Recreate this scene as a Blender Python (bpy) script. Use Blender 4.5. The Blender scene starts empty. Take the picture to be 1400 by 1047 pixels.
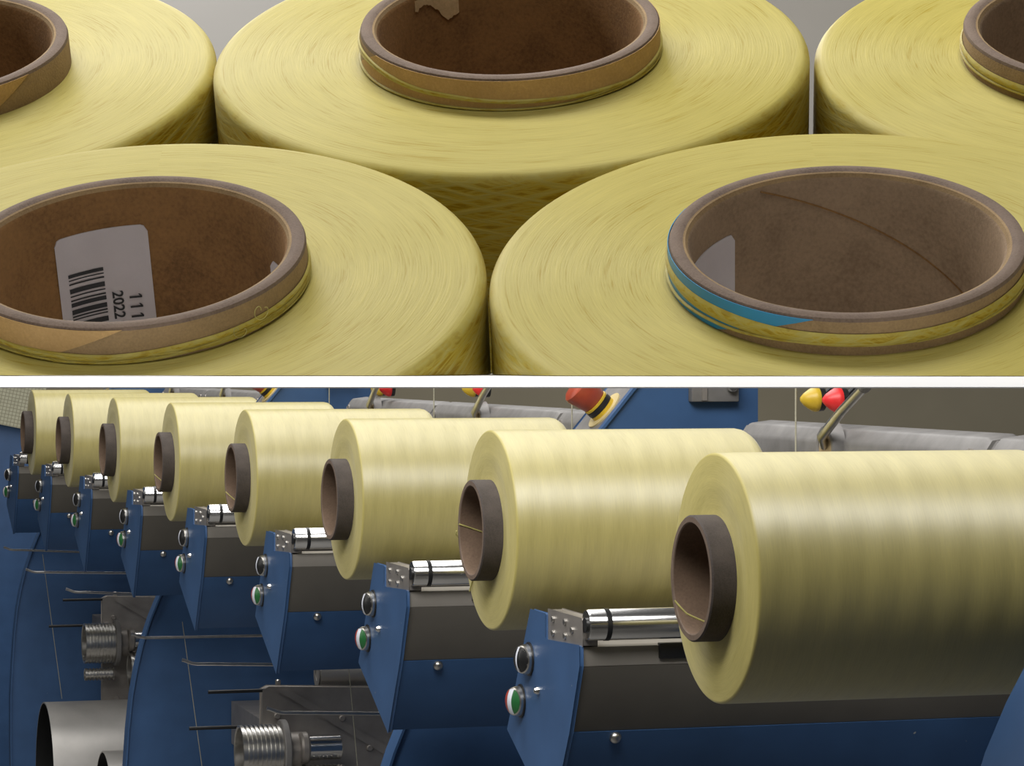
import bpy, bmesh, math, random
from mathutils import Vector, Matrix
random.seed(7)
R = math.radians
SC = bpy.context.scene
COL = SC.collection

# ------------------------------------------------------------------ camera
CAMZ = 1.5
cam = bpy.data.cameras.new('camera'); camo = bpy.data.objects.new('camera', cam); COL.objects.link(camo)
camo.location = (0, 0, CAMZ); camo.rotation_euler = (R(90), 0, 0)
cam.sensor_width = 36; cam.lens = 4000 / 1400 * 36
cam.shift_y = -34.5 / 1400            # level camera, horizon a little above the middle
cam.clip_start = 0.05; cam.clip_end = 60
SC.camera = camo

# ------------------------------------------------------------------ world, lamps, exposure
w = bpy.data.worlds.new('hall'); SC.world = w; w.use_nodes = True
w.node_tree.nodes['Background'].inputs[0].default_value = (1.0, 0.98, 0.95, 1)
w.node_tree.nodes['Background'].inputs[1].default_value = 0.055
def area(name, loc, target, sx, sy, power, col=(1, .97, .92)):
    l = bpy.data.lights.new(name, 'AREA'); l.shape = 'RECTANGLE'; l.size = sx; l.size_y = sy; l.energy = power; l.color = col
    o = bpy.data.objects.new(name, l); COL.objects.link(o); o.location = loc
    o.rotation_euler = (Vector(target) - Vector(loc)).to_track_quat('-Z', 'Y').to_euler()
    return o
# unseen lamps: the machines run gives overhead light, the others are added to brighten
area('added_lamp_rack', (0.0, 0.15, 2.75), (0.0, 1.0, 1.6), 0.8, 0.8, 6.4)  # added for the spools, hung low so the board screens the machines
area('fill_lamp_left', (-2.9, 4.6, 3.7), (0.0, 5.0, 1.2), 1.0, 6.0, 55)  # added on the left to brighten the bobbin end faces
area('ceiling_lamp_machines', (-0.9, 6.2, 4.1), (-0.9, 6.2, 0), 1.4, 6.5, 150, (1, .99, .98))
area('fill_lamp_front', (-0.6, 1.55, 3.2), (0.0, 4.0, 1.2), 2.2, 1.0, 86, (1, .99, .98))  # added to brighten the viewer's side of the bobbins
area('fill_lamp_wall', (-0.5, 12.5, 4.3), (-0.5, 14.0, 0), 6.0, 1.2, 200)  # added to brighten the back wall
SC.view_settings.view_transform = 'Standard'; SC.view_settings.look = 'None'
SC.view_settings.exposure = 0.0; SC.view_settings.gamma = 1.0; SC.view_settings.use_curve_mapping = False

# ------------------------------------------------------------------ materials
def lnk(nt, a, b): nt.links.new(a, b)
def newmat(name):
    m = bpy.data.materials.new(name); m.use_nodes = True
    return m, m.node_tree, m.node_tree.nodes['Principled BSDF']
def mth(nt, op, a, b=None, c=None):
    n = nt.nodes.new('ShaderNodeMath'); n.operation = op
    for i, v in enumerate((a, b, c)):
        if v is None: continue
        if isinstance(v, (int, float)): n.inputs[i].default_value = v
        else: lnk(nt, v, n.inputs[i])
    return n.outputs[0]
def ramp(nt, fac, stops):
    n = nt.nodes.new('ShaderNodeValToRGB'); e = n.color_ramp.elements
    while len(e) < len(stops): e.new(.5)
    for i, (p, c) in enumerate(stops): e[i].position = p; e[i].color = (*c, 1)
    lnk(nt, fac, n.inputs[0]); return n.outputs[0]
def noise(nt, vec, scale, detail=3, rough=.5):
    n = nt.nodes.new('ShaderNodeTexNoise'); n.inputs['Scale'].default_value = scale
    n.inputs['Detail'].default_value = detail; n.inputs['Roughness'].default_value = rough
    if vec is not None: lnk(nt, vec, n.inputs['Vector'])
    return n.outputs['Fac']
def objco(nt):
    return nt.nodes.new('ShaderNodeTexCoord').outputs['Object']
def bump(nt, b, h, strength, dist, prev=None):
    n = nt.nodes.new('ShaderNodeBump'); n.inputs['Strength'].default_value = strength; n.inputs['Distance'].default_value = dist
    lnk(nt, h, n.inputs['Height'])
    if prev is not None: lnk(nt, prev, n.inputs['Normal'])
    lnk(nt, n.outputs[0], b.inputs['Normal']); return n.outputs[0]
def mul(c, k): return tuple(min(1, x * k) for x in c)

def plain(name, col, rough=.5, metal=0, var=.12, scale=40, bstr=.1, bdist=.0005, chips=None, spec=.5):
    m, nt, b = newmat(name); v = objco(nt)
    f = noise(nt, v, scale, 4)
    c = ramp(nt, f, [(.3, mul(col, 1 - var)), (.7, mul(col, 1 + var))])
    if chips:
        g = noise(nt, v, chips[0], 2); mk = ramp(nt, g, [(chips[1], (0, 0, 0)), (chips[1] + .02, (1, 1, 1))])
        mx = nt.nodes.new('ShaderNodeMix'); mx.data_type = 'RGBA'
        lnk(nt, mk, mx.inputs[0]); lnk(nt, c, mx.inputs[6]); mx.inputs[7].default_value = (*chips[2], 1); c = mx.outputs[2]
    lnk(nt, c, b.inputs['Base Color'])
    b.inputs['Roughness'].default_value = rough; b.inputs['Metallic'].default_value = metal
    b.inputs['Specular IOR Level'].default_value = spec
    if bstr: bump(nt, b, noise(nt, v, scale * 6, 3), bstr, bdist)
    return m

def yarn_mat(name, col, dark, kr=900., kz=700., crossed=.0, wave=0., rough=.5, spec=.5, bs=.5, ior=1.5, sheen=.15):
    """parallel filaments wound round the local Z axis"""
    m, nt, b = newmat(name); v = objco(nt)
    s = nt.nodes.new('ShaderNodeSeparateXYZ'); lnk(nt, v, s.inputs[0]); x, y, z = s.outputs
    r = mth(nt, 'SQRT', mth(nt, 'ADD', mth(nt, 'MULTIPLY', x, x), mth(nt, 'MULTIPLY', y, y)))
    phi = mth(nt, 'ARCTAN2', x, mth(nt, 'MULTIPLY', y, -1))        # seam on the far side
    def coords(slope, kphi, kk):
        h = mth(nt, 'ADD', mth(nt, 'MULTIPLY', r, kr * kk), mth(nt, 'MULTIPLY', z, kz * kk))
        h = mth(nt, 'ADD', h, mth(nt, 'MULTIPLY', phi, slope * kk))
        c = nt.nodes.new('ShaderNodeCombineXYZ')
        lnk(nt, mth(nt, 'MULTIPLY', phi, kphi), c.inputs[0]); lnk(nt, h, c.inputs[1]); return c.outputs[0]
    fine = noise(nt, coords(0, 5, 1), 1, 3, .6)
    broad = noise(nt, coords(0, 1.6, .12), 1, 3, .5)
    tot = mth(nt, 'ADD', mth(nt, 'MULTIPLY', fine, .62), mth(nt, 'MULTIPLY', broad, .38))
    if crossed:
        c1 = noise(nt, coords(crossed, 2.4, .30), 1, 4, .62); c2 = noise(nt, coords(-crossed * .8, 2.0, .26), 1, 4, .62)
        tot2 = mth(nt, 'MULTIPLY', mth(nt, 'MAXIMUM', c1, c2), 1.0)
        # only the wound mantle shows crossing layers, the flat end shows rings
        geo = nt.nodes.new('ShaderNodeNewGeometry'); vt = nt.nodes.new('ShaderNodeVectorTransform')
        vt.vector_type = 'NORMAL'; vt.convert_from = 'WORLD'; vt.convert_to = 'OBJECT'
        lnk(nt, geo.outputs['True Normal'], vt.inputs[0]); sn = nt.nodes.new('ShaderNodeSeparateXYZ'); lnk(nt, vt.outputs[0], sn.inputs[0])
        side = mth(nt, 'SUBTRACT', 1, mth(nt, 'ABSOLUTE', sn.outputs[2]))
        top_c = ramp(nt, tot, [(.30, dark), (.45, mul(col, .93)), (.56, col), (.72, mul(col, 1.10))])
        side_c = ramp(nt, mth(nt, 'ADD', mth(nt, 'MULTIPLY', tot2, .75), mth(nt, 'MULTIPLY', fine, .25)), [(.44, (.33, .215, .008)), (.51, (.47, .36, .045)), (.57, mul(col, .95)), (.66, mul(col, 1.18))])
        mx = nt.nodes.new('ShaderNodeMix'); mx.data_type = 'RGBA'
        lnk(nt, mth(nt, 'MULTIPLY', side, 1.0), mx.inputs[0]); lnk(nt, top_c, mx.inputs[6]); lnk(nt, side_c, mx.inputs[7]); c = mx.outputs[2]
        k = mth(nt, 'MULTIPLY', side, 1.6)
        tot = mth(nt, 'ADD', mth(nt, 'MULTIPLY', tot, mth(nt, 'SUBTRACT', 1, side)), mth(nt, 'MULTIPLY', tot2, k))
    else:
        c = ramp(nt, tot, [(.30, dark), (.45, mul(col, .93)), (.56, col), (.72, mul(col, 1.10))])
    lnk(nt, c, b.inputs['Base Color'])
    hgt = tot
    if wave:
        wv = mth(nt, 'SINE', mth(nt, 'ADD', mth(nt, 'MULTIPLY', z, 2 * math.pi / .0375), mth(nt, 'MULTIPLY', phi, wave)))
        nb = noise(nt, coords(0, .9, .05), 1, 2)
        hh = mth(nt, 'MULTIPLY', wv, mth(nt, 'MULTIPLY', nb, 1.0))
        pn = bump(nt, b, hh, .35, .0018)
        bump(nt, b, hgt, bs, .0006, pn)
    else:
        bump(nt, b, hgt, bs, .0009)
    # filament direction in world space for the stretched gloss
    ct = nt.nodes.new('ShaderNodeCombineXYZ'); lnk(nt, mth(nt, 'MULTIPLY', y, -1), ct.inputs[0]); lnk(nt, x, ct.inputs[1])
    tv = nt.nodes.new('ShaderNodeVectorTransform'); tv.vector_type = 'VECTOR'; tv.convert_from = 'OBJECT'; tv.convert_to = 'WORLD'
    lnk(nt, ct.outputs[0], tv.inputs[0]); nv = nt.nodes.new('ShaderNodeVectorMath'); nv.operation = 'NORMALIZE'; lnk(nt, tv.outputs[0], nv.inputs[0])
    lnk(nt, nv.outputs[0], b.inputs['Tangent'])
    if wave:            # cut filament loops on the flat end are dull, the wound mantle is glossy
        ge = nt.nodes.new('ShaderNodeNewGeometry'); vt = nt.nodes.new('ShaderNodeVectorTransform')
        vt.vector_type = 'NORMAL'; vt.convert_from = 'WORLD'; vt.convert_to = 'OBJECT'
        lnk(nt, ge.outputs['True Normal'], vt.inputs[0]); sn = nt.nodes.new('ShaderNodeSeparateXYZ'); lnk(nt, vt.outputs[0], sn.inputs[0])
        lnk(nt, mth(nt, 'ADD', mth(nt, 'MULTIPLY', mth(nt, 'SUBTRACT', 1, mth(nt, 'ABSOLUTE', sn.outputs[2])), spec - .12), .12), b.inputs['Specular IOR Level'])
    b.inputs['Anisotropic'].default_value = .85; b.inputs['Anisotropic Rotation'].default_value = .25
    b.inputs['Roughness'].default_value = rough; b.inputs['Specular IOR Level'].default_value = spec
    b.inputs['IOR'].default_value = ior; b.inputs['Sheen Weight'].default_value = sheen; b.inputs['Sheen Roughness'].default_value = .4
    return m

def card_mat(name, col, dark, scale=120, rough=.85, flecks=True):
    m, nt, b = newmat(name); v = objco(nt)
    f = noise(nt, v, scale * .25, 5, .65); g = noise(nt, v, scale * 6, 3, .6)
    t = mth(nt, 'ADD', mth(nt, 'MULTIPLY', f, .6), mth(nt, 'MULTIPLY', g, .4))
    c = ramp(nt, t, [(.32, dark), (.5, col), (.68, mul(col, 1.25))])
    lnk(nt, c, b.inputs['Base Color']); b.inputs['Roughness'].default_value = rough
    bump(nt, b, g, .35, .0006); return m

M = {}
M['yarn_big'] = yarn_mat('aramid_yarn', (.46, .39, .105), (.33, .235, .015), kr=1500, kz=1500, crossed=42, rough=.48, spec=.16, bs=.28, sheen=0)
M['yarn_small'] = yarn_mat('aramid_yarn_wound', (.54, .46, .14), (.45, .37, .08), kr=1000, kz=900, wave=2.2, rough=.60, spec=1.0, bs=.22, ior=2.05)
M['yarn_strand'] = plain('yarn_strand', (.50, .45, .15), .5, var=.25, scale=90, bstr=.2)
M['thread'] = plain('pale_thread', (.42, .40, .30), .6, var=.1, scale=200, bstr=0)
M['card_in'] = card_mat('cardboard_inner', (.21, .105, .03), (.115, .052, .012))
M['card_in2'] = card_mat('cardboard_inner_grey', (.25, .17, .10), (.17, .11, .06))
M['card_rim'] = card_mat('cardboard_rim', (.165, .115, .082), (.10, .065, .045), 200)
M['card_out'] = card_mat('cardboard_outer', (.28, .185, .085), (.20, .125, .055), 200)
M['kraft'] = card_mat('kraft_wrap', (.46, .29, .115), (.40, .245, .09), 160)
M['kraft_pale'] = card_mat('kraft_tape', (.62, .48, .27), (.52, .39, .20), 160)
M['bluetape'] = plain('blue_tape', (.012, .22, .42), .35, var=.08, scale=60, bstr=.05)
M['tube_dark'] = card_mat('bobbin_tube_outer', (.075, .06, .052), (.045, .036, .03), 120)
M['tube_in'] = card_mat('bobbin_tube_inner', (.16, .103, .065), (.115, .073, .045), 60)
M['paper'] = plain('label_paper', (.50, .46, .46), .6, var=.04, scale=60, bstr=.15, bdist=.001)
M['ink'] = plain('label_ink', (.012, .012, .013), .6, var=.1, bstr=0)
M['white'] = plain('white_lacquer', (.97, .97, .97), .5, var=.0, bstr=0)
M['board'] = plain('grey_board', (.105, .096, .080), .6, var=.06, scale=8, bstr=.05)
M['blue'] = plain('blue_paint', (.044, .105, .235), .45, var=.10, scale=14, bstr=.12, chips=(60, .76, (.45, .45, .42)))
M['grey'] = plain('grey_cover', (.14, .127, .105), .6, var=.06, scale=18, bstr=.25, bdist=.0004)
M['greylt'] = plain('grey_cover_light', (.30, .275, .24), .55, var=.06, scale=18, bstr=.2)
M['cast'] = plain('cast_aluminium', (.22, .21, .20), .6, .2, var=.15, scale=30, bstr=.35, bdist=.0006)
M['castdk'] = plain('machined_grey', (.34, .31, .28), .42, .5, var=.15, scale=20, bstr=.25)
M['chrome'] = plain('polished_steel', (.80, .79, .77), .16, 1, var=.04, scale=30, bstr=.03)
M['steel'] = plain('brushed_steel', (.62, .60, .56), .30, 1, var=.1, scale=60, bstr=.15)
M['satin'] = plain('satin_aluminium', (.46, .44, .41), .45, .6, var=.06, scale=20, bstr=.08)
M['black'] = plain('black_plastic', (.012, .012, .012), .4, var=.1, bstr=.05)
M['dial_g'] = plain('green_dial', (.02, .13, .035), .35, var=.1, bstr=0)
M['dial_r'] = plain('red_dial', (.40, .05, .03), .35, var=.1, bstr=0)
M['dial_w'] = plain('white_dial', (.70, .72, .78), .3, var=.03, bstr=0)
M['red'] = plain('red_knob', (.40, .065, .03), .35, var=.12, scale=60, bstr=.1)
M['redb'] = plain('bright_red_knob', (.78, .03, .03), .4, var=.08, scale=60, bstr=.1)
M['yellow'] = plain('yellow_knob', (.62, .42, .03), .4, var=.1, scale=60, bstr=.1)
M['cream'] = plain('cream_disc', (.62, .50, .24), .5, var=.05, bstr=0)
M['bronze'] = plain('bronze_bush', (.40, .30, .17), .5, .3, var=.2, scale=80, bstr=.2)
M['wall'] = plain('taupe_wall', (.24, .215, .155), .8, var=.06, scale=2, bstr=.05)
M['concrete'] = plain('concrete_floor', (.16, .155, .145), .6, var=.15, scale=3, bstr=.1)
def grid_mat():
    m, nt, b = newmat('grid_grille'); v = objco(nt)
    br = nt.nodes.new('ShaderNodeTexBrick'); br.offset = 0; br.inputs['Scale'].default_value = 55
    br.inputs['Brick Width'].default_value = .7; br.inputs['Row Height'].default_value = .7; br.inputs['Mortar Size'].default_value = .06
    br.inputs['Color1'].default_value = (.60, .58, .42, 1); br.inputs['Color2'].default_value = (.54, .52, .37, 1); br.inputs['Mortar'].default_value = (.32, .30, .20, 1)
    mp = nt.nodes.new('ShaderNodeMapping'); mp.inputs['Rotation'].default_value = (R(90), 0, 0); lnk(nt, v, mp.inputs[0]); lnk(nt, mp.outputs[0], br.inputs['Vector'])
    lnk(nt, br.outputs['Color'], b.inputs['Base Color']); b.inputs['Roughness'].default_value = .7
    return m
M['grid'] = grid_mat()

# ------------------------------------------------------------------ mesh helpers
def thing(name, label, cat, loc=(0, 0, 0), rot=(0, 0, 0), group=None):
    o = bpy.data.objects.new(name, None); COL.objects.link(o); o.location = loc; o.rotation_euler = rot
    o.empty_display_size = .05
    o['label'] = label; o['category'] = cat
    if group: o['group'] = group
    return o
def tag(o, label, cat, group=None):
    o['label'] = label; o['category'] = cat
    if group: o['group'] = group
    return o
class MB:
    def __init__(s): s.v = []; s.f = []; s.mi = []; s.sm = []
    def add(s, v, f, mi=0, smooth=False):
        o = len(s.v); s.v += [tuple(p) for p in v]; s.f += [tuple(i + o for i in q) for q in f]
        s.mi += [mi] * len(f); s.sm += [smooth] * len(f); return s
    def box(s, a, b, mi=0):
        (x0, y0, z0), (x1, y1, z1) = a, b
        v = [(x0, y0, z0), (x1, y0, z0), (x1, y1, z0), (x0, y1, z0), (x0, y0, z1), (x1, y0, z1), (x1, y1, z1), (x0, y1, z1)]
        return s.add(v, [(3, 2, 1, 0), (4, 5, 6, 7), (0, 1, 5, 4), (1, 2, 6, 5), (2, 3, 7, 6), (3, 0, 4, 7)], mi)
    def prism(s, poly, axis, lo, hi, mi=0):
        """poly of (p,q); axis 'x': p=y,q=z ; 'y': p=x,q=z"""
        n = len(poly); mk = (lambda t, p, q: (t, p, q)) if axis == 'x' else (lambda t, p, q: (p, t, q))
        v = [mk(lo, p, q) for p, q in poly] + [mk(hi, p, q) for p, q in poly]
        f = [tuple(range(n)), tuple(range(2 * n - 1, n - 1, -1))] + [(i, (i + 1) % n, n + (i + 1) % n, n + i) for i in range(n)]
        return s.add(v, f, mi)
    def lathe(s, prof, seg=48, mi=None, axis='z', org=(0, 0, 0), smooth=True, frame=None):
        """prof list of (r,h); mi: material per profile span"""
        v = []; f = []; m = []
        for r, h in prof:
            for i in range(seg):
                t = 2 * math.pi * i / seg; c, sn = r * math.cos(t), r * math.sin(t)
                p = (c, sn, h) if axis == 'z' else ((h, c, sn) if axis == 'x' else (c, h, sn))
                if frame: p = frame @ Vector(p)
                v.append((p[0] + org[0], p[1] + org[1], p[2] + org[2]))
        o = len(s.v); s.v += v
        for k in range(len(prof) - 1):
            for i in range(seg):
                j = (i + 1) % seg
                s.f.append((o + k * seg + i, o + k * seg + j, o + (k + 1) * seg + j, o + (k + 1) * seg + i))
                s.mi.append(0 if mi is None else mi[k]); s.sm.append(smooth)
        return s
    def tube(s, pts, r, n=8, mi=0):
        pts = [Vector(p) for p in pts]; v = []; N = len(pts); up = Vector((.13, .27, .95))
        for k, p in enumerate(pts):
            t = (pts[min(k + 1, N - 1)] - pts[max(k - 1, 0)]).normalized()
            a = t.cross(up); a = a.normalized() if a.length > 1e-4 else t.cross(Vector((1, 0, 0))).normalized(); b = t.cross(a)
            rr = r[k] if isinstance(r, (list, tuple)) else r
            v += [p + rr * (math.cos(2 * math.pi * i / n) * a + math.sin(2 * math.pi * i / n) * b) for i in range(n)]
        f = [(k * n + i, k * n + (i + 1) % n, (k + 1) * n + (i + 1) % n, (k + 1) * n + i) for k in range(N - 1) for i in range(n)]
        s.add(v, f, mi, True); s.add(v[:n], [tuple(range(n))], mi); s.add(v[-n:], [tuple(range(n))], mi); return s
    def cyl(s, r, lo, hi, axis='x', org=(0, 0, 0), seg=32, mi=0, bev=0., frame=None):
        p = [(1e-5, lo), (r - bev, lo), (r, lo + bev), (r, hi - bev), (r - bev, hi), (1e-5, hi)] if bev else [(1e-5, lo), (r, lo), (r, hi), (1e-5, hi)]
        return s.lathe(p, seg, [mi] * (len(p) - 1), axis, org, True, frame)
    def build(s, name, mats, parent=None, clip=None, matrix=None, bevel=0., recalc=True):
        me = bpy.data.meshes.new(name); me.from_pydata(s.v, [], s.f)
        for m in (mats if isinstance(mats, (list, tuple)) else [mats]): me.materials.append(M[m])
        for p, mi, sm in zip(me.polygons, s.mi, s.sm): p.material_index = mi; p.use_smooth = sm
        bm = bmesh.new(); bm.from_mesh(me)
        bmesh.ops.remove_doubles(bm, verts=bm.verts, dist=2e-5)
        if bevel:
            es = [e for e in bm.edges if len(e.link_faces) == 2 and e.calc_face_angle(0) > .35]
            bmesh.ops.bevel(bm, geom=es, offset=bevel, segments=2, affect='EDGES', profile=.5)
        if recalc: bmesh.ops.recalc_face_normals(bm, faces=bm.faces)
        if clip is not None:
            inv = matrix.inverted(); co = inv @ Vector((0, 0, clip)); no = (inv.to_3x3() @ Vector((0, 0, 1))).normalized()
            bmesh.ops.bisect_plane(bm, geom=bm.verts[:] + bm.edges[:] + bm.faces[:], plane_co=co, plane_no=no, clear_inner=True)
        bm.to_mesh(me); bm.free()
        if hasattr(me, 'set_sharp_from_angle'): me.set_sharp_from_angle(angle=R(38))
        o = bpy.data.objects.new(name, me); COL.objects.link(o)
        if parent is not None: o.parent = parent
        return o
def copy_tree(o, parent=None):
    c = o.copy(); COL.objects.link(c); c.parent = parent
    for ch in list(o.children): copy_tree(ch, c)
    return c

# ================================================================== SETTING
def struct(name, mb, mat, **k):
    o = mb.build(name, mat, **k); o['kind'] = 'structure'; return o
struct('floor', MB().box((-9, -4, -.1), (9, 17, 0)), 'concrete')
struct('wall_back', MB().box((-9, 17, 0), (9, 17.2, 5)), 'wall')

# ================================================================== UPPER: RACK WITH LARGE SPOOLS
TILT = R(27.83); ROLL = R(2.247)
Mrot = Matrix.Rotation(-ROLL, 4, 'Y') @ Matrix.Rotation(TILT, 4, 'X')
U, V_, N_ = (Mrot.to_3x3() @ Vector(c) for c in ((1, 0, 0), (0, 1, 0), (0, 0, 1)))
O3 = Vector((0, 1.16775, .13448 + CAMZ))
ZT = CAMZ - 27 / 4000 * .87; ZB = CAMZ - 40 / 4000 * .87        # top and underside of the added divider
RT, HT, RY, RI = .0598, .0134, .1185, .0525                     # tube radius, tube stand-out, yarn radius, bore

rack = thing('spool_rack', 'added white divider shelf with sloping grey board carrying the big yellow spools', 'rack', (0, .87, ZB))
def rel(o, p): return (p[0] - o.location[0], p[1] - o.location[1], p[2] - o.location[2])
zn = CAMZ - 40 / 4000 * .80                                     # added white divider, its nose sloped to catch light from above
MB().prism([(-.07, zn - ZB), (0, ZT - ZB), (.475, ZT - ZB), (.475, 0), (0, 0), (-.07, zn - ZB - .0003)], 'x', -.72, .72).build('divider_board', 'white', rack)
HY_ = .205                                                     # yarn package length
bo = O3 - (HT + HY_ + .002) * N_
mb = MB(); cs = []
for dz in (0, -.012):
    for x, y in ((-.72, .245), (.72, .19), (.72, 1.10), (-.72, 1.10)):
        cs.append(rel(rack, bo + x * U + y * V_ + dz * N_))
mb.add(cs, [(0, 1, 2, 3), (7, 6, 5, 4), (0, 4, 5, 1), (1, 5, 6, 2), (2, 6, 7, 3), (3, 7, 4, 0)])
mb.build('sloping_board', 'board', rack)
for x in (-.70, .70):
    for y in (.90, 1.31): MB().box(rel(rack, (x - .015, y - .015, 0)), rel(rack, (x + .015, y + .015, ZB))).build('post', 'white', rack)
    zt = (bo + .9 * V_ + x * U).z; yt = (bo + .9 * V_ + x * U).y
    MB().box(rel(rack, (x - .015, yt - .015, 0)), rel(rack, (x + .015, yt + .015, zt - .012))).build('post', 'white', rack)

def arc_patch(r, p0t, p1t, p0b, p1b, z0, z1, off, n=40, nz=6, thick=.0004, wob=0.):
    """patch on a cylinder; start/end angles (deg) at top (z1) and bottom (z0)"""
    v = []; f = []
    for layer in (0, 1):
        rr = r + off * (1 if layer else .15)
        for j in range(nz + 1):
            t = j / nz; z = z1 + (z0 - z1) * t
            a0 = p0t + (p0b - p0t) * t; a1 = p1t + (p1b - p1t) * t
            for i in range(n + 1):
                a = R(a0 + (a1 - a0) * i / n); v.append((rr * math.cos(a), rr * math.sin(a), z))
    W = n + 1; L = W * (nz + 1)
    for j in range(nz):
        for i in range(n):
            q = j * W + i; f.append((L + q, L + q + 1, L + q + W + 1, L + q + W)); f.append((q + W, q + W + 1, q + 1, q))
    for j in range(nz):
        for i in (0, n): q = j * W + i; f.append((q, q + W, L + q + W, L + q))
    for i in range(n):
        for j in (0, nz): q = j * W + i; f.append((q, q + 1, L + q + 1, L + q))
    return v, f
def arc_strand(pts, thick=.0009):
    """pts: (deg, z, half width); a convex flat bundle lying on the tube"""
    v = []; f = []; K = 5
    for a, z, hw in pts:
        a = R(a)
        for j in range(K):
            u = -1 + 2 * j / (K - 1); rr = RT + .0002 + thick * math.sqrt(max(0, 1 - u * u * .96))
            v.append((rr * math.cos(a), rr * math.sin(a), z + u * hw))
        v.append(((RT - .0002) * math.cos(a), (RT - .0002) * math.sin(a), z))
    W = K + 1
    for i in range(len(pts) - 1):
        for j in range(W): f.append((i * W + j, i * W + (j + 1) % W, (i + 1) * W + (j + 1) % W, (i + 1) * W + j))
    return v, f
def interp(keys, a):
    for (a0, *v0), (a1, *v1) in zip(keys, keys[1:]):
        if a0 <= a <= a1:
            t = (a - a0) / (a1 - a0); t = t * t * (3 - 2 * t); return [p + (q - p) * t for p, q in zip(v0, v1)]
    return keys[-1][1:]

def big_spool(cx, cy, label, kraft=None, tape=None, strands=(), inner='card_in', RY=RY, nz=0.):
    """local frame: z=0 is the yarn end face, tube stands out to z=HT"""
    org = O3 + cx * U + cy * V_ - (HT - nz) * N_
    t = thing('yarn_spool', label, 'spool', org, Mrot.to_euler(), 'large yellow yarn spools on the rack')
    Mx = Matrix.Translation(org) @ Mrot
    B = lambda mb, n, m, p=t: mb.build(n, m, p, clip=ZT + .0002, matrix=Mx)
    prof = [(RT - .001, .0)] + [(RT - .001 + (RY - .0045 - RT) * k / 8, .0006 * math.sin(math.pi * k / 8)) for k in range(1, 9)]
    prof += [(RY - .0045 + .0045 * math.sin(R(a)), -.0045 + .0045 * math.cos(R(a))) for a in (15, 30, 45, 60, 75, 90)]
    prof += [(RY, -.0045 - (HY_ - .012) * k / 6) for k in range(1, 7)] + [(RT, -HY_)]
    B(MB().lathe(prof, 160), 'yarn_package', 'yarn_big')
    h = HT
    tp = [(RT, -.0005), (RT, h - .0016), (RT - .0005, h - .0005), (RT - .0018, h), (RI + .0032, h - .0001), (RI + .0024, h - .0007),
          (RI + .0016, h - .0009), (RI + .0008, h - .0022), (RI, h - .0034), (RI, -HY_)]
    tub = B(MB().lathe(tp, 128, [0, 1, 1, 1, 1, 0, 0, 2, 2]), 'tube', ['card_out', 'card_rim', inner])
    if kraft:
        v, f = arc_patch(RT, *kraft, 0.0002, h - .0012, .00025, 60); B(MB().add(v, f, 0, True), 'paper_wrap', 'kraft', tub)
    if tape:
        v, f = arc_patch(RT, *tape, 0.0002, h - .0012, .0003, 60); B(MB().add(v, f, 0, True), 'blue_tape', 'bluetape', tub)['label'] = 'bright blue tape'
    for keys in strands:
        lo, hi = keys[0][0], keys[-1][0]; n = 90
        pts = [(lo + (hi - lo) * i / n, *interp(keys, lo + (hi - lo) * i / n)) for i in range(n + 1)]
        v, f = arc_strand(pts); B(MB().add(v, f, 0, True), 'yarn_wrap', 'yarn_big')
    return t, tub, Mx, B

G = 'large yellow yarn spools on the rack'
sb, sbt, sbM, sbB = big_spool(-.001, 0, 'yellow yarn spool with tan tube and torn tape inside its bore', kraft=(-152, 60, -176, 60), RY=.1195,
    strands=[[(-200, .0095, .0004), (-165, .0088, .0008), (-120, .0052, .0009), (-90, .0038, .0008), (-60, .0028, .0010), (-25, .0014, .0009), (20, .0008, .0004)],
             [(-195, .0078, .0003), (-160, .0072, .0006), (-120, .0045, .0005), (-80, .0032, .0006), (-40, .0024, .0005), (0, .003, .0003)],
             [(-180, .0015, .0004), (-150, .0008, .0006), (-90, .0006, .0005), (-30, .0012, .0006), (20, .0025, .0004)],
             [(-75, .0008, .0002), (-50, .0020, .0006), (-15, .0036, .0006), (20, .005, .0003)]])
sl, slt, slM, slB = big_spool(-.1335, -.1962, 'yellow yarn spool with white barcode sticker inside its bore', kraft=(-210, -87, -210, -116), RY=.1207,
    strands=[[(-200, .0046, .0009), (-140, .0030, .0009), (-100, .0022, .0012), (-60, .0036, .0013), (-25, .0044, .0012), (25, .0050, .0008)],
             [(-190, .0022, .0005), (-130, .0010, .0006), (-90, .0008, .0007), (-50, .0020, .0007), (-15, .0027, .0008), (25, .0030, .0005)],
             [(-120, .0036, .0003), (-90, .0030, .0006), (-55, .0014, .0007), (-20, .0014, .0006), (20, .002, .0003)],
             [(-110, .0005, .0003), (-80, .0014, .0005), (-40, .0030, .0005), (0, .0036, .0004)]])
sr, srt, srM, srB = big_spool(.1085, -.2105, 'yellow yarn spool with bright blue tape round its tube', tape=(150, 253, 150, 219), inner='card_in2', RY=.1207,
    strands=[[(130, .0075, .0012), (170, .0070, .0020), (215, .0062, .0024), (250, .0056, .0023), (290, .0054, .0022), (330, .0064, .0022), (385, .0085, .0016)],
             [(165, .0022, .0004), (195, .0020, .0006), (220, .0026, .0006), (255, .0040, .0005), (275, .0044, .0003)],
             [(285, .0035, .0003), (320, .0040, .0007), (350, .0044, .0008), (385, .005, .0005)]])
big_spool(-.2397, .0141, 'yellow yarn spool behind the barcode sticker spool, tan wrap on bare tube', kraft=(-200, -36, -200, -57), RY=.1187, nz=-.005)
big_spool(.2387, -.0149, 'yellow yarn spool with yarn band on bare tube, behind the blue taped spool', inner='card_in2', RY=.1187, nz=-.006,
    strands=[[(130, .0060, .0010), (180, .0056, .0016), (225, .0050, .0017), (270, .0046, .0015), (320, .005, .001)],
             [(150, .0036, .0005), (200, .0030, .0007), (240, .0030, .0006), (280, .0034, .0004)]])

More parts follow.
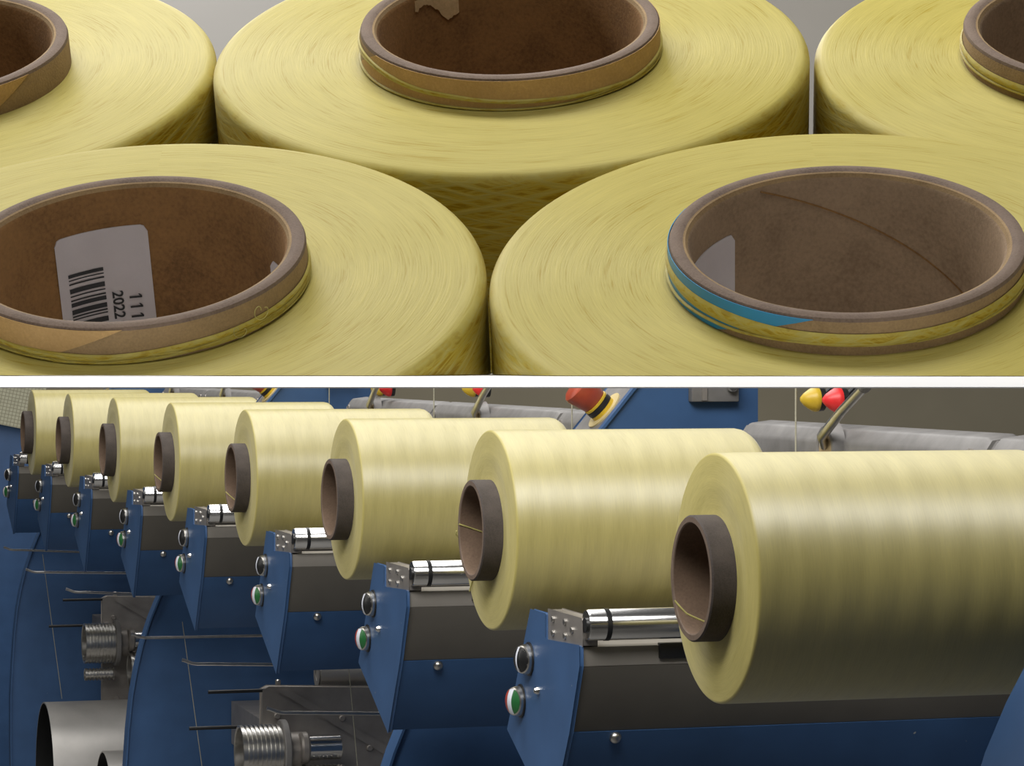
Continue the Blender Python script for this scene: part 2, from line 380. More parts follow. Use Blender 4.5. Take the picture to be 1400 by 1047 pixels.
# sticker with bar code inside the left-hand bore
def bore_rect(mb, a0, a1, z0, z1, off, n=10, mi=0):
    v = []; rr = RI - off
    for z in (z0, z1):
        for i in range(n + 1): a = R(a0 + (a1 - a0) * i / n); v.append((rr * math.cos(a), rr * math.sin(a), z))
    mb.add(v, [(i + 1, i, n + 1 + i, n + 2 + i) for i in range(n)], mi, True)
def bore_label(B, a0, a1, ztop, zbot, parent, rc=.0028, off=.0005):
    mb = MB(); v = []; n = 28; rr = RI - off
    dA = math.degrees(rc / RI)
    for i in range(n + 1):
        ad = a0 + (a1 - a0) * i / n; d = min(ad - min(a0, a1), max(a0, a1) - ad)
        cut = rc - math.sqrt(max(0, rc * rc - (rc * (1 - min(1, d / dA))) ** 2)); a = R(ad)
        for z in (ztop - cut, zbot):
            v.append((rr * math.cos(a), rr * math.sin(a), z)); 
            v.append(((RI - .0001) * math.cos(a), (RI - .0001) * math.sin(a), z))
    f = []
    for i in range(n): q = 4 * i; f += [(q, q + 4, q + 6, q + 2), (q, q + 1, q + 5, q + 4), (q + 2, q + 3, q + 7, q + 6)]
    mb.add(v, f, 0, True); return B(mb, 'sticker', 'paper', parent)
ZH = HT                                            # measured depths are from the rim plane
st = bore_label(slB, 90.6, 128.8, ZH - .0161, ZH - .064, slt); st['label'] = 'white paper sticker with bar code and digits'
z = ZH - .0308; wid = [(1.1, .6), (.35, .8), (.5, 1.2), (1.5, .7), (.4, .9), (.5, .5), (1.3, .9), (1.5, .45), (.5, .5), (.4, 1.0), (1.6, .6), (.4, .5), (1.2, .9), (.5, .6), (1.5, .8), (.4, .5), (1.1, .7)]
for k, (bw, gp) in enumerate(wid):
    mb = MB(); bore_rect(mb, 109.6, 124.4, z - bw * .00125, z, .0007); slB(mb, 'bar_code_bar', 'ink', st); z -= (bw + gp) * .00125
def bore_text(txt, base_deg, ztop, size, B, parent):
    cu = bpy.data.curves.new('t', 'FONT'); cu.body = txt; cu.size = size; cu.resolution_u = 3; cu.offset = size * .022
    o = bpy.data.objects.new('t', cu); COL.objects.link(o)
    dg = bpy.context.evaluated_depsgraph_get(); me = o.evaluated_get(dg).to_mesh()
    mb = MB(); rr = RI - .0008
    pts = []
    for q in me.vertices:
        a = R(base_deg) - q.co.y / RI * 1.0; pts.append((rr * math.cos(a), rr * math.sin(a), ztop - q.co.x))
    mb.add(pts, [tuple(p.vertices) for p in me.polygons]); o.evaluated_get(dg).to_mesh_clear()
    bpy.data.objects.remove(o); bpy.data.curves.remove(cu)
    return B(mb, 'printed_digits', 'ink', parent)
bore_text('2022', 107.0, ZH - .0411, .0056, slB, st)
for k in range(3):                                  # flagged bold 1s, reading down the sticker
    mb = MB(); g = .0046; q0 = .0430 + k * .0039
    def bp(x, y): a = R(100.4) - y / RI; return ((RI - .0008) * math.cos(a), (RI - .0008) * math.sin(a), ZH - q0 - x)
    mb.add([bp(x, y) for x, y in ((.0010, 0), (.0018, 0), (.0018, g), (.0010, g), (.0010, g * .84), (.0002, g * .68), (.0002, g * .84), (.0010, g))], [(0, 1, 2, 3), (5, 4, 7, 6)])
    slB(mb, 'printed_digits', 'ink', st)
bore_label(slB, -40, 31, ZH - .0195, ZH - .06, slt)
bore_label(srB, 131.0, 185, ZH - .0158, ZH - .06, srt)
# spiral seam in the right-hand bore
pts = []
for i in range(41):
    a = 118 - 110 * i / 40; zz = -.0035 - .0328 * (118 - a) / 85
    pts.append(((RI - .0001) * math.cos(R(a)), (RI - .0001) * math.sin(R(a)), ZH + zz))
srB(MB().tube(pts, .00035, 6), 'spiral_seam', 'card_in', srt)
# torn tape hanging in the middle bore
mb = MB(); v = []; n = 26; rr = RI - .0006
ed = [.0072, .0078, .0064, .0060, .0058, .0062, .0068, .0078, .0088, .0100, .0118, .0135, .0148, .0150, .0138, .0140, .0130]
for i in range(n + 1):
    a = R(137.8 - 24.4 * i / n); e = interp([(k, q) for k, q in enumerate(ed)], (len(ed) - 1) * i / n)[0] + random.uniform(-.0004, .0004)
    v += [(rr * math.cos(a), rr * math.sin(a), ZH - .0034), (rr * math.cos(a), rr * math.sin(a), ZH - e - .001)]
mb.add(v, [(2 * i, 2 * i + 2, 2 * i + 3, 2 * i + 1) for i in range(n)], 0, True)
sbB(mb, 'torn_tape', 'kraft_pale', sbt)['label'] = 'pale torn kraft tape'
# loose curled filaments by the tube of the sticker spool
for ph, zz, rad in ((-43, .0075, .0022), (-52, .004, .0016)):
    pts = []
    for i in range(33):
        q = i / 32 * 2 * math.pi * 1.25; a = R(ph + math.degrees(rad * math.cos(q) / RT) + i * .12)
        pts.append(((RT + .0016) * math.cos(a), (RT + .0016) * math.sin(a), zz + rad * math.sin(q) - .00006 * i))
    slB(MB().tube(pts, .00015, 5), 'loose_filament', 'yarn_strand', sl)

# ================================================================== LOWER: WINDING MACHINES
TH = math.atan(1137 / 4000); STEP = .80986; Z0 = CAMZ - .2107
A_ = Vector((math.cos(TH), math.sin(TH), 0)); D_ = Vector((-math.sin(TH), math.cos(TH), 0))
C0 = Vector((.1939, 2.80, Z0))
def st_loc(k, a=0, s=0, z=0): return C0 + (k * STEP + s) * D_ + a * A_ + Vector((0, 0, z))
ROT = (0, 0, TH); FL = -Z0                                   # floor height in station frame

# ---- bobbins
def make_bobbin():
    t = thing('yarn_bobbin', '', 'bobbin', rot=ROT)
    RB, L, rt, pr = .12, .335, .0605, .0240
    sh = [(RB - .003 + .003 * math.sin(R(a)), .003 - .003 * math.cos(R(a))) for a in (0, 22, 45, 67, 90)]
    sh2 = [(RB - .018 + .018 * math.cos(R(a)), L - .018 + .018 * math.sin(R(a))) for a in (0, 22, 45, 67, 90)]
    prof = [(rt - .001, .0005)] + [(rt + (RB - .003 - rt) * k / 5, .0008 * math.sin(k * 1.7)) for k in range(1, 5)] + sh + [(RB, L * k / 5) for k in range(1, 5)] + sh2 + [(rt, L)]
    # the lathe runs about local z in the mesh so the fibre shader follows it; the mesh object is turned onto the spindle
    y = MB().lathe(prof, 112).build('yarn_package', 'yarn_small', t); y.rotation_euler = (0, R(90), 0)
    ri = rt * .875
    tp = [(rt, .002), (rt, -pr + .0015), (rt - .0015, -pr), (ri + .001, -pr), (ri, -pr + .001), (ri, L + pr), (rt, L + pr), (rt, L - .002)]
    tu = MB().lathe(tp, 80, [0, 0, 1, 1, 2, 2, 0]).build('tube', ['tube_dark', 'card_rim', 'tube_in'], t); tu.rotation_euler = (0, R(90), 0)
    return t
bob = make_bobbin()
BL = ['yellow yarn bobbin with both tube and mantle unobstructed, at the end of the row',
      'yellow yarn bobbin second in the row, thread looped over its tube rim',
      'yellow yarn bobbin third in the row from the unobstructed one', 'yellow yarn bobbin fourth in the row from the unobstructed one',
      'yellow yarn bobbin fifth in the row from the unobstructed one', 'yellow yarn bobbin sixth in the row from the unobstructed one',
      'yellow yarn bobbin next to last in the row, before the gridded panel', 'yellow yarn bobbin last in the row, against the gridded panel']
bobs = []
for k in range(8):
    b = bob if k == 0 else copy_tree(bob)
    b.location = st_loc(k); b['label'] = BL[k]; b['group'] = 'yellow bobbins on the winding machines'; b.rotation_euler = ROT
    if k == 1: b.scale = (1, 1.02, 1.02)
    bobs.append(b)
ri = .0605 * .875
def bore_thread(k, keys):
    # keys (angle deg measured from up towards the viewer side, depth a)
    pts = [(a, -(ri - .0006) * math.sin(R(g)), (ri - .0006) * math.cos(R(g))) for g, a in keys]
    q = []
    for p0, p1 in zip(pts, pts[1:]):
        for i in range(8): q.append(tuple(x + (y - x) * i / 8 for x, y in zip(p0, p1)))
    # keep on the bore wall
    q = [(a, y * (ri - .0006) / math.hypot(y, z), z * (ri - .0006) / math.hypot(y, z)) if a > -.0235 else (a, y, z) for a, y, z in q]
    MB().tube(q, .0009, 5).build('thread_tail', 'yarn_strand', bobs[k])
bore_thread(0, [(-118, -.0245), (-135, -.015), (-165, .02), (-185, .05), (-200, .08)])
bore_thread(1, [(-85, -.0245), (-90, -.01), (-105, .03), (-120, .06)])
bore_thread(3, [(-120, -.0245), (-140, -.01), (-165, .03), (-185, .06)])
bore_thread(4, [(-120, -.0245), (-140, -.01), (-170, .03)])
MB().tube([(-.0255, .0605, -.004), (-.026, .062, -.008), (-.015, .063, -.02), (.0, .072, -.06), (-.002, .085, -.08)], .001, 5).build('thread_tail', 'yarn_strand', bobs[1])

# ---- winder heads
A0 = .019; AE = .66
PL = [(-.131, -.087), (-.192, -.087), (-.192, -.117), (-.325, -.1115), (-.326, -.134), (-.287, -.213), (-.217, -.321), (-.031, -.240)]
def make_head():
    t = thing('winder_head', '', 'machine', rot=ROT)
    MB().prism(PL, 'x', A0 - .005, A0).build('end_plate', 'blue', t, bevel=.0012)
    body = [(-.133, -.120), (-.322, -.120), (-.322, -.134), (-.3205, -.140), (-.2855, -.213), (-.200, -.213), (-.045, -.236)]
    MB().prism([(-.192, -.118), (-.322, -.113), (-.322, -.135), (-.135, -.135)], 'x', A0, AE).build('top_strip', 'greylt', t, bevel=.001)
    MB().prism([(-.125, -.135), (-.3215, -.135), (-.2835, -.213), (-.055, -.213)], 'x', A0, AE).build('grey_cover', 'grey', t, bevel=.001)
    MB().prism([(-.058, -.213), (-.285, -.213), (-.2175, -.318), (-.036, -.240)], 'x', A0, AE).build('beam', 'blue', t, bevel=.001)
    # bracket block and roller
    bl = MB().prism([(-.1925, -.0815), (-.322, -.0815), (-.327, -.0865), (-.327, -.1115), (-.1925, -.1165)], 'x', A0 - .0015, A0 + .016).build('roller_bracket', 'castdk', t, bevel=.0012)
    for ss, zz in ((-.215, -.091), (-.215, -.107), (-.262, -.090), (-.262, -.106), (-.29, -.097)):
        MB().cyl(.0036, A0 - .004, A0 - .001, 'x', (0, ss, zz), 14, 0, .0005).build('screw', 'steel', bl)
    ro = MB().lathe([(1e-5, A0 + .001), (.0165, A0 + .001), (.0176, A0 + .003), (.0176, A0 + .38), (1e-5, A0 + .38)], 40, None, 'x', (0, -.333, -.0875)).build('roller', 'chrome', t)
    MB().lathe([(.0170, A0 + .0205), (.0181, A0 + .0212), (.0181, A0 + .0265), (.0170, A0 + .0272)], 40, None, 'x', (0, -.333, -.0875)).build('roller_collar', 'black', ro)
    MB().cyl(.0085, A0 - .001, A0 + .0015, 'x', (0, -.333, -.0875), 20).build('axle_hole_disc', 'black', ro)  # flat black disc stands in for the dark axle hole
    MB().box((A0 + .09, -.327, -.128), (A0 + .17, -.318, -.1105)).build('sensor_strip', 'black', t, bevel=.0008)
    # two selector knobs
    for ss, zz, kind in ((-.127, -.1455, 0), (-.0915, -.199, 1)):
        kn = MB().lathe([(1e-5, A0 - .0185), (.0135, A0 - .0185), (.0165, A0 - .0165), (.0178, A0 - .0115), (.0180, A0 - .004)], 36, None, 'x', (0, ss, zz)).build('selector_knob', 'steel', t)
        def strip(c0, c1, off):                          # a field of the domed dial face
            r = .0150; n = 6; m = 10; v = []; f = []
            for i in range(n + 1):
                yy = c0 + (c1 - c0) * i / n; hh = math.sqrt(max(1e-9, r * r - yy * yy))
                for j in range(m + 1):
                    z_ = -hh + 2 * hh * j / m; v.append((A0 - .0165 - off - .0045 * max(0, 1 - (yy * yy + z_ * z_) / r ** 2), ss + yy, zz + z_))
            for i in range(n):
                for j in range(m): q = i * (m + 1) + j; f.append((q, q + 1, q + m + 2, q + m + 1))
            return MB().add(v, f, 0, True)
        if kind:
            strip(-.0149, -.0035, .0012).build('green_field', 'dial_g', kn); strip(-.0033, .0055, .0012).build('white_field', 'dial_w', kn); strip(.0057, .0149, .0012).build('red_field', 'dial_r', kn)
        else:
            strip(-.0149, .0000, .0012).build('black_field', 'black', kn); strip(.0004, .0040, .002).build('pointer', 'dial_w', kn)
            strip(.0045, .0149, .0012).build('black_field', 'black', kn)
        cK = Matrix.Translation((A0 - .006, ss, zz)); tk = cK @ Matrix.Rotation(R(20), 4, 'Z') @ cK.inverted()
        for o_ in [kn] + list(kn.children): o_.data.transform(tk)
        MB().lathe([(.0180, A0 - .0075), (.0200, A0 - .0068), (.0202, A0 - .005), (1e-5, A0 - .005)], 36, None, 'x', (0, ss, zz)).build('knob_base', 'black', kn)
    MB().lathe([(1e-5, A0 - .0115), (.0028, A0 - .011), (.0045, A0 - .008), (.0048, A0 - .005)], 18, None, 'x', (0, -.167, -.1785)).build('screw', 'chrome', t)
    # bolt on the cover's lower edge: normal of the slanted front
    nrm = Vector((0, -.843, -.538)); fr = nrm.to_track_quat('Z', 'Y').to_matrix()
    MB().lathe([(.0072, 0), (.0072, .002), (.006, .005), (.003, .0068), (1e-5, .007)], 20, None, 'z', (A0 + .052, -.280, -.2205), True, fr).build('bolt', 'steel', t)
    # column down to the floor, arm for the rail, spindle
    MB().box((.56, -.30, FL), (.66, .08, .04)).build('column', 'blue', t)
    MB().prism([(-.26, .04), (-.05, .04), (-.05, .058), (-.26, .058)], 'x', .385, .64).build('rail_arm', 'castdk', t)
    MB().cyl(.0490, .13, .562, 'x', (0, 0, 0), 32, 0, .004).build('spindle', 'castdk', t)
    return t
head = make_head(); heads = {}
for k in range(1, 9):
    h = head if k == 1 else copy_tree(head)
    h.location = st_loc(k); h.rotation_euler = ROT; heads[k] = h
    h['group'] = 'blue winder heads with steel roller and two selector knobs'
    h['label'] = ['', 'blue winder head, steel roller ending behind the unobstructed bobbin of the row', 'blue winder head, steel roller ending behind the bobbin second in the row',
                  'blue winder head, steel roller ending behind the bobbin third in the row', 'blue winder head, steel roller ending behind the bobbin fourth in the row',
                  'blue winder head, steel roller ending behind the bobbin fifth in the row', 'blue winder head, steel roller ending behind the bobbin sixth in the row',
                  'blue winder head, steel roller ending behind the bobbin next to last', 'blue winder head without a bobbin, beyond the last bobbin in the row'][k]
# the unobstructed bobbin's stand (its head lies below the picture)
t = thing('bobbin_stand', 'blue stand with spindle behind the unobstructed bobbin of the row', 'machine', st_loc(0), ROT)
MB().box((.56, -.10, FL), (.66, .08, .04)).build('column', 'blue', t)
MB().cyl(.0490, .13, .562, 'x', (0, 0, 0), 32, 0, .004).build('spindle', 'castdk', t)
MB().box((.385, -.09, .04), (.64, -.04, .058)).build('rail_arm', 'castdk', t)

# ---- thread guide rods under the heads (each a part of its head)
for k, a0, z0, z1 in ((3, .0114, -.3876, -.408), (4, 0, -.3852, -.404), (5, .0207, -.4085, -.4160), (6, -.024, -.3678, -.396), (7, -.0327, -.3745, -.391), (8, -.0076, -.3646, -.389)):
    pts = [(a0, -.15, z0), (a0 + .004, -.15, z0 - .001), (a0 + .02, -.15, z0 - .0075), (a0 + .03, -.15, z0 - .009), (a0 + .05, -.15, z0 - .0095), (.40, -.15, z1 - .004), (.565, -.15, z1 - .006)]
    MB().tube(pts, [.0038, .0034, .0032, .0032, .0032, .0032, .0032], 8).build('thread_guide_rod', 'steel', heads[k])

# ---- curved blue partition panels with a light flange
def make_panel():
    t = thing('partition_panel', '', 'panel', rot=ROT)
    edge = [(.185, -.24), (.158, -.29), (.131, -.345), (.108, -.40), (.0885, -.459), (.074, -.52), (.0635, -.580), (.055, -.66), (.0495, -.745), (.044, -.85), (.044, -1.0), (.05, FL)]
    mb = MB(); v = []; f = []
    for a, zz in edge: v += [(a, .14, zz), (a + .004, .14, zz), (a, .19, zz), (a + .004, .19, zz)]
    for i in range(len(edge) - 1):
        q = 4 * i; f += [(q, q + 4, q + 6, q + 2), (q + 1, q + 3, q + 7, q + 5), (q, q + 1, q + 5, q + 4), (q + 2, q + 6, q + 7, q + 3)]
    f += [(0, 2, 3, 1), (len(v) - 4, len(v) - 3, len(v) - 1, len(v) - 2)]
    MB().add(v, f).build('edge_flange', 'blue', t)
    v = []; f = []
    for a, zz in edge: v += [(a + .004, .150, zz), (.70, .150, zz), (a + .004, .165, zz), (.70, .165, zz)]
    for i in range(len(edge) - 1):
        q = 4 * i; f += [(q, q + 4, q + 5, q + 1), (q + 2, q + 3, q + 7, q + 6), (q + 1, q + 5, q + 7, q + 3), (q, q + 2, q + 6, q + 4)]
    f += [(0, 1, 3, 2), (len(v) - 4, len(v) - 2, len(v) - 1, len(v) - 3)]
    MB().add(v, f).build('panel_face', 'blue', t)
    return t
pan = make_panel()
for i, (k, lab) in enumerate(((2, 'curved blue partition panel under the second winder head from the unobstructed bobbin'), (5, 'curved blue partition panel overlapping the godet unit that has the open-ended drums'), (8, 'curved blue partition panel behind the plain open-ended drums'))):
    p = pan if i == 0 else copy_tree(pan)
    p.location = st_loc(k); p.rotation_euler = ROT; p['label'] = lab; p['group'] = 'curved blue partition panels'
# neighbouring machine's guard in front of the first bobbin
t = thing('guard_flange', 'slanted blue guard flange in front of the unobstructed bobbin', 'panel', st_loc(-.32), ROT)
edge = [(.245, -.02), (.222, -.06), (.199, -.10), (.178, -.145), (.160, -.20), (.145, -.28), (.14, -.40), (.14, FL)]
edge = [(a - .001, zz) for a, zz in edge]
mb = MB(); v = []; f = []
for a, zz in edge: v += [(a, -.055, zz), (a + .005, -.055, zz), (a, .035, zz), (a + .005, .035, zz)]
for i in range(len(edge) - 1):
    q = 4 * i; f += [(q, q + 4, q + 6, q + 2), (q + 1, q + 3, q + 7, q + 5), (q, q + 1, q + 5, q + 4), (q + 2, q + 6, q + 7, q + 3)]
f += [(0, 2, 3, 1)]
MB().add(v, f).build('edge_flange', 'blue', t)
MB().prism([(a + .005, zz) for a, zz in edge] + [(.50, FL), (.50, -.02)], 'y', -.045, -.03).build('panel_face', 'blue', t)

# ---- godet units (ribbed rolls on a cast bracket) in front of the panels
def ribbed(mb, a0, a1, r, s, z, n=9, wall=.006):
    prof = [(r - wall, a1 - .01), (r - wall, a0 + .002), (r - wall * .5, a0), (r, a0 + .001)]
    for i in range(n):
        b = a0 + .003 + (a1 - a0 - .006) * i / n; d = (a1 - a0 - .006) / n
        prof += [(r, b), (r, b + d * .55), (r - .0035, b + d * .62), (r - .0035, b + d * .93)]
    prof += [(r, a1), (r - wall, a1)]
    return mb.lathe(prof, 40, None, 'x', (0, s, z))
def make_godet():
    t = thing('godet_unit', '', 'machine', rot=ROT)
    MB().prism([(.232, -.492), (.244, -.486), (.60, -.500), (.60, -.86), (.232, -.86)], 'y', .20, .235).build('bracket', 'castdk', t, bevel=.003)
    MB().prism([(.262, -.492), (.285, -.492), (.60, -.680), (.60, -.700)], 'y', .194, .2005).build('rib', 'castdk', t, bevel=.0015)
    MB().box((.30, .235, -.70), (.42, .95, -.60)).build('mount_arm', 'castdk', t)
    ribbed(MB(), .165, .255, .058, .13, -.612).build('ribbed_roll', 'steel', t)
    MB().cyl(.067, .252, .266, 'x', (0, .13, -.612), 40, 0, .002).build('roll_flange', 'cast', t)
    MB().cyl(.04, .264, .30, 'x', (0, .13, -.612), 30, 0, .002).build('roll_hub', 'castdk', t)
    ribbed(MB(), .166, .250, .018, .12, -.700, 8, .004).build('ribbed_roller', 'steel', t)
    MB().cyl(.026, .305, .375, 'x', (0, .10, -.602), 32, 0, .002).build('smooth_roll', 'chrome', t)
    MB().cyl(.034, .288, .306, 'x', (0, .10, -.602), 32, 0, .004).build('roll_cap', 'castdk', t)
    MB().cyl(.006, .278, .289, 'x', (0, .10, -.602), 14, 0, .002).build('cap_screw', 'chrome', t)
    ribbed(MB(), .290, .37, .053, .09, -.690, 8).build('ribbed_roll', 'steel', t)
    ribbed(MB(), .280, .35, .021, .10, -.795, 6, .004).build('ribbed_roller', 'steel', t)
    MB().cyl(.0295, .362, .60, 'x', (0, .27, -.468), 36, 0, .002).build('top_roll', 'satin', t)
    MB().lathe([(.0295, .3622), (.0295, .360), (.014, .360), (.012, .364)], 36, None, 'x', (0, .27, -.468)).build('roll_end_ring', 'cast', t)
    MB().cyl(.004, .075, .24, 'x', (0, .21, -.567), 10).build('pin', 'black', t)
    MB().cyl(.004, .115, .24, 'x', (0, .21, -.492), 10).build('pin', 'black', t)
    for a, zz in ((.26, -.545), (.40, -.555), (.46, -.62), (.40, -.66), (.31, -.74), (.27, -.78)):
        MB().cyl(.007, .192, .201, 'y', (a, 0, zz), 14, 0, .0015).build('bolt', 'castdk', t)
    MB().cyl(.006, -.486, -.474, 'z', (.272, .25, 0), 12, 0, .002).build('bolt', 'steel', t)
    for (a0, r, s, zz) in ((.040, .22, .02, -.985), (.155, .17, -.35, -1.03)):
        MB().lathe([(r - .004, .54), (r - .004, a0), (r, a0), (r, .52), (r - .004, .54)], 72, [1, 0, 0, 0], 'x', (0, s, zz)).build('drum', ['satin', 'black'], t)  # black inner face puts the shade inside the drum into its colour
    MB().box((.45, .10, FL), (.56, .30, -.80)).build('leg', 'blue', t)
    MB().box((.50, -.40, FL), (.55, .30, -1.15)).build('drum_support', 'blue', t)
    return t
gd = make_godet()
for i, (k, lab) in enumerate(((4, 'grey godet unit with ribbed roll, partly behind the second winder head from the unobstructed bobbin'), (7, 'grey godet unit with ribbed rolls and plain open-ended drums beneath'))):
    g = gd if i == 0 else copy_tree(gd)
    g.location = st_loc(k); g.rotation_euler = ROT; g['label'] = lab; g['group'] = 'godet units'

# ---- cast rail segments with bushes and levers along the far bobbin ends
def make_rail(s0, s1, label, hub=True, zoff=0):
    mid = (s0 + s1) / 2
    t = thing('cast_rail', label, 'rail', st_loc(0, .40, mid, .06), ROT, 'cast rail segments behind the bobbins')
    hl = (s1 - s0) / 2
    sec = [(-.023, 0), (-.023, .050), (-.012, .066), (.020, .070), (.028, .064), (.028, 0)]
    v = []; n = len(sec); ys = [(-hl, .80), (-hl + .012, 1), (hl - .012, 1), (hl, .80)]
    for y, k in ys: v += [((a) * (k if y in (-hl, hl) else 1), y, .035 + (zz - .035) * k) for a, zz in sec]
    f = [tuple(range(n)), tuple(range(len(v) - 1, len(v) - n - 1, -1))]
    for j in range(3): f += [(j * n + i, j * n + (i + 1) % n, (j + 1) * n + (i + 1) % n, (j + 1) * n + i) for i in range(n)]
    MB().add(v, f).build('rail_body', 'cast', t, bevel=.003)
    for y in (-hl + .03, hl - .03):
        MB().lathe([(.0065, .010), (.0065, -.0015), (.0045, -.002), (.0045, .004), (1e-5, .004)], 16, None, 'x', (-.023, y, .047)).build('socket_screw', 'castdk', t)
    if hub:
        y = s0 + .4185 - mid
        MB().lathe([(.034, .004), (.030, -.006), (.027, -.010), (.0215, -.010), (.0205, -.006)], 36, None, 'x', (-.024, y, .042)).build('bush_ring', 'cast', t)
        MB().cyl(.0208, -.009, .004, 'x', (-.024, y, .042), 32, 0, .001).build('bush', 'bronze', t)
        lv = MB().tube([(-.032, y + .002, .046), (-.042, y - .012, .057), (-.047, y - .085, .088), (-.048, y - .160, .119)], [.007, .0062, .0058, .0058], 12).build('lever', 'steel', t)
        MB().tube([(-.048, y - .155, .117), (-.0485, y - .180, .128)], .0078, 12).build('lever_tip', 'cast', lv)
        MB().cyl(.006, -.022, -.002, 'x', (-.024, y + .035, .030), 12, 0, .001).build('stub_screw', 'steel', t)
    return t
RL = [(-.62, .200, 'cast rail segment nearest the slanted guard flange, plain'), (.210, .955, 'cast rail segment with lever, behind the unobstructed bobbin'),
      (1.27, 1.785, 'short cast rail segment beside the control box behind the second bobbin'), (1.797, 2.585, 'cast rail segment with lever, behind the third bobbin in the row'),
      (2.597, 3.30, 'cast rail segment with lever, behind the fourth bobbin in the row'), (3.74, 4.22, 'short cast rail segment beside the control box behind the fifth bobbin'),
      (4.235, 5.02, 'cast rail segment with lever, behind the sixth bobbin in the row'), (5.03, 5.72, 'cast rail segment behind the last two bobbins')]
for i, (a, b, l) in enumerate(RL): make_rail(a, b, l, hub=(b - a) > .6 and i != 0)

# ---- blue control boxes with red mushroom knob
def make_box():
    t = thing('control_box', '', 'control box', rot=ROT)
    MB().prism([(.205, .072), (.36, .256), (.46, .256), (.46, .072)], 'y', 0, .12).build('case', 'blue', t, bevel=.003)
    # raised rim along the sloping side
    sl_ = Vector((.644, 0, .765)); nr = Vector((-.765, 0, .644))
    def onslope(u, h, y): p = Vector((.205, 0, .072)) + u * sl_ + h * nr; return (p.x, y, p.z)
    v = [onslope(u, h, y) for u in (0, .24) for h in (0, .004) for y in (-.006, .006)]
    MB().add(v, [(0, 1, 3, 2), (4, 6, 7, 5), (0, 4, 5, 1), (2, 3, 7, 6), (0, 2, 6, 4), (1, 5, 7, 3)]).build('edge_strip', 'blue', t)
    v = [onslope(u, h, y) for u in (.005, .235) for h in (0, .0025) for y in (.012, .11)]
    MB().add(v, [(0, 1, 3, 2), (4, 6, 7, 5), (0, 4, 5, 1), (2, 3, 7, 6), (0, 2, 6, 4), (1, 5, 7, 3)]).build('sloping_plate', 'cast', t)
    fr = nr.to_track_quat('Z', 'Y').to_matrix(); c = onslope(.085, .002, .045)
    kn = MB().lathe([(.030, 0), (.030, .0025), (1e-5, .0025)], 40, None, 'z', c, True, fr).build('backing_disc', 'cream', t)
    MB().lathe([(.0195, .002), (.0195, .0075), (.0185, .0075), (.0185, .016), (.0195, .016), (.0195, .019), (.017, .020)], 36, None, 'z', c, True, fr).build('knob_collar', 'yellow', t)
    MB().lathe([(.0186, .0078), (.0198, .0082), (.0198, .0150), (.0186, .0155)], 36, None, 'z', c, True, fr).build('knob_ring', 'black', t)
    MB().lathe([(.0165, .018), (.0185, .020), (.0245, .046), (.0240, .051), (.020, .0545), (.010, .0565), (1e-5, .057)], 40, None, 'z', c, True, fr).build('mushroom_knob', 'red', t)
    br = MB().box((.362, -.016, .151), (.430, 0, .235)).build('bracket', 'cast', t, bevel=.002)
    MB().cyl(.0075, -.026, -.015, 'y', (.418, 0, .172), 20, 0, .0015).build('bolt', 'chrome', br)
    MB().box((.376, -.0185, .153), (.383, -.0155, .235)).build('slot', 'castdk', br)
    MB().box((.435, .02, .0), (.559, .25, .0725)).build('mount_arm', 'blue', t)
    return t
cb = make_box()
for i, (s, lab) in enumerate(((STEP + .30, 'blue control box with red mushroom knob behind the second bobbin in the row'), (4 * STEP + .20, 'blue control box with red mushroom knob behind the fourth and fifth bobbins'), (7 * STEP + .14, 'blue control box with red mushroom knob behind the last two bobbins before the gridded panel'))):
    b = cb if i == 0 else copy_tree(cb)
    b.location = st_loc(0, 0, s); b.rotation_euler = ROT; b['label'] = lab; b['group'] = 'blue control boxes with red knobs'

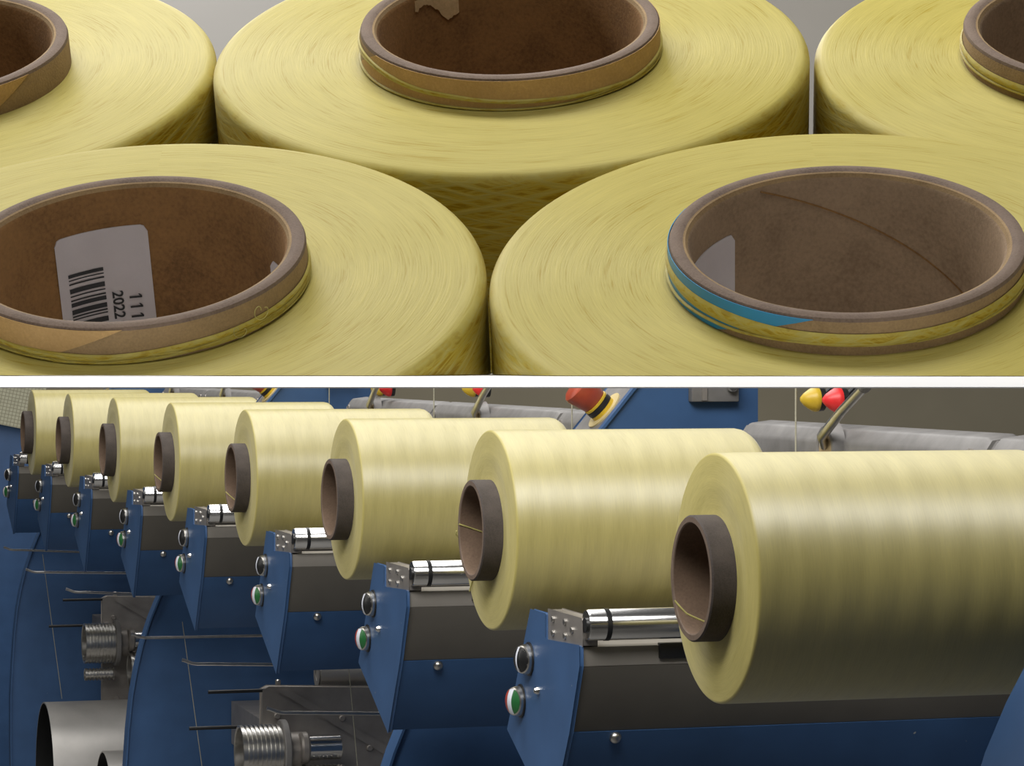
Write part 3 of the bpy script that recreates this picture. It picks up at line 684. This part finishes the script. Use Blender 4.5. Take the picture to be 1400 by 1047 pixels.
# ---- overhead rail with coloured cone knobs
t = thing('overhead_rail', 'grey overhead rail above the bobbins, fixed to the control boxes', 'rail', st_loc(0, .475, 2.6, .24), ROT)
MB().box((-.0140, -3.4, -.005), (.012, 3.5, .03)).build('rail_body', 'castdk', t)
def cone_knob(s, mat, lab, z=.160):
    t = thing('cone_knob', lab, 'knob', st_loc(0, .377, s, z), ROT, mat + ' cone knobs over the rail')
    MB().lathe([(1e-5, -.0135), (.003, -.0128), (.0075, -.0085), (.0118, -.0025), (.0148, .003), (.0157, .0065), (.0150, .009), (1e-5, .0095)], 32, None, 'x').build('knob_cap', 'redb' if mat == 'red' else 'yellow', t)
    MB().lathe([(.0150, .009), (.0145, .016), (1e-5, .016)], 28, None, 'x').build('knob_base', 'black', t)
    MB().tube([(.012, 0, 0), (.045, 0, .03), (.09, 0, .09)], .003, 8).build('stem', 'black', t)
for i, (s, w) in enumerate(((.6645, 'over the rail of the unobstructed bobbin'), (2.273, 'over the rail behind the third bobbin'), (2.974, 'over the rail behind the fourth bobbin'))):
    zz = (.160, .157, .150)[i]
    cone_knob(s + .036, 'yellow', 'yellow cone knob ' + w, zz); cone_knob(s - .036, 'red', 'bright red cone knob ' + w, zz)

# ---- threads
def thread(k, p0, p1, label, r=.0009, mat='thread'):
    o = MB().tube([Vector(p0) + (Vector(p1) - Vector(p0)) * i / 6 for i in range(7)], r, 6).build('yarn_thread', mat)
    o.location = st_loc(k); o.rotation_euler = ROT; tag(o, label, 'thread', 'single taut threads')
for s, w in ((.7115, 'before the lever rail of the unobstructed bobbin'), (1.6466, 'beside the red mushroom knob behind the second bobbin'), (2.50, 'before the rail behind the third bobbin'), (3.39, 'before the control box behind the fourth and fifth bobbins')):
    thread(0, (.362, s, .245), (.362, s, -.05), 'single taut thread hanging ' + w, .0011)
thread(2, (.22, -.345, -.10), (.235, -.345, -.60), 'single thread running down past the bobbin second in the row', .0009)
thread(5, (.165, .03, -.40), (.24, .03, -.95), 'single thread before the partition panel that overlaps the godet unit with drums', .0009)
thread(8, (.13, .02, -.40), (.19, .02, -.85), 'single thread before the partition panel behind the plain open-ended drums', .001)
thread(4, (.37, .04, -.33), (.40, .04, -.66), 'single thread before the grey godet bracket beside the second winder head', .0008)

# ---- blue cabinet and gridded panel at the end of the row
t = thing('blue_cabinet', 'long blue cabinet closing the far end of the bobbin row', 'cabinet', st_loc(10, 0, 0, FL), ROT)
MB().box((-1.5, 0, 0), (1.0, .5, -FL - .03)).build('case', 'blue', t, bevel=.004)
gp = MB().box((-.75, -.01, -.13), (.33, .01, .20)).build('gridded_panel', 'grid'); gp.location = st_loc(10, 0, -.02, .137); gp.rotation_euler = (0, R(12), TH)
tag(gp, 'tilted olive grey gridded panel behind the last bobbin', 'panel')
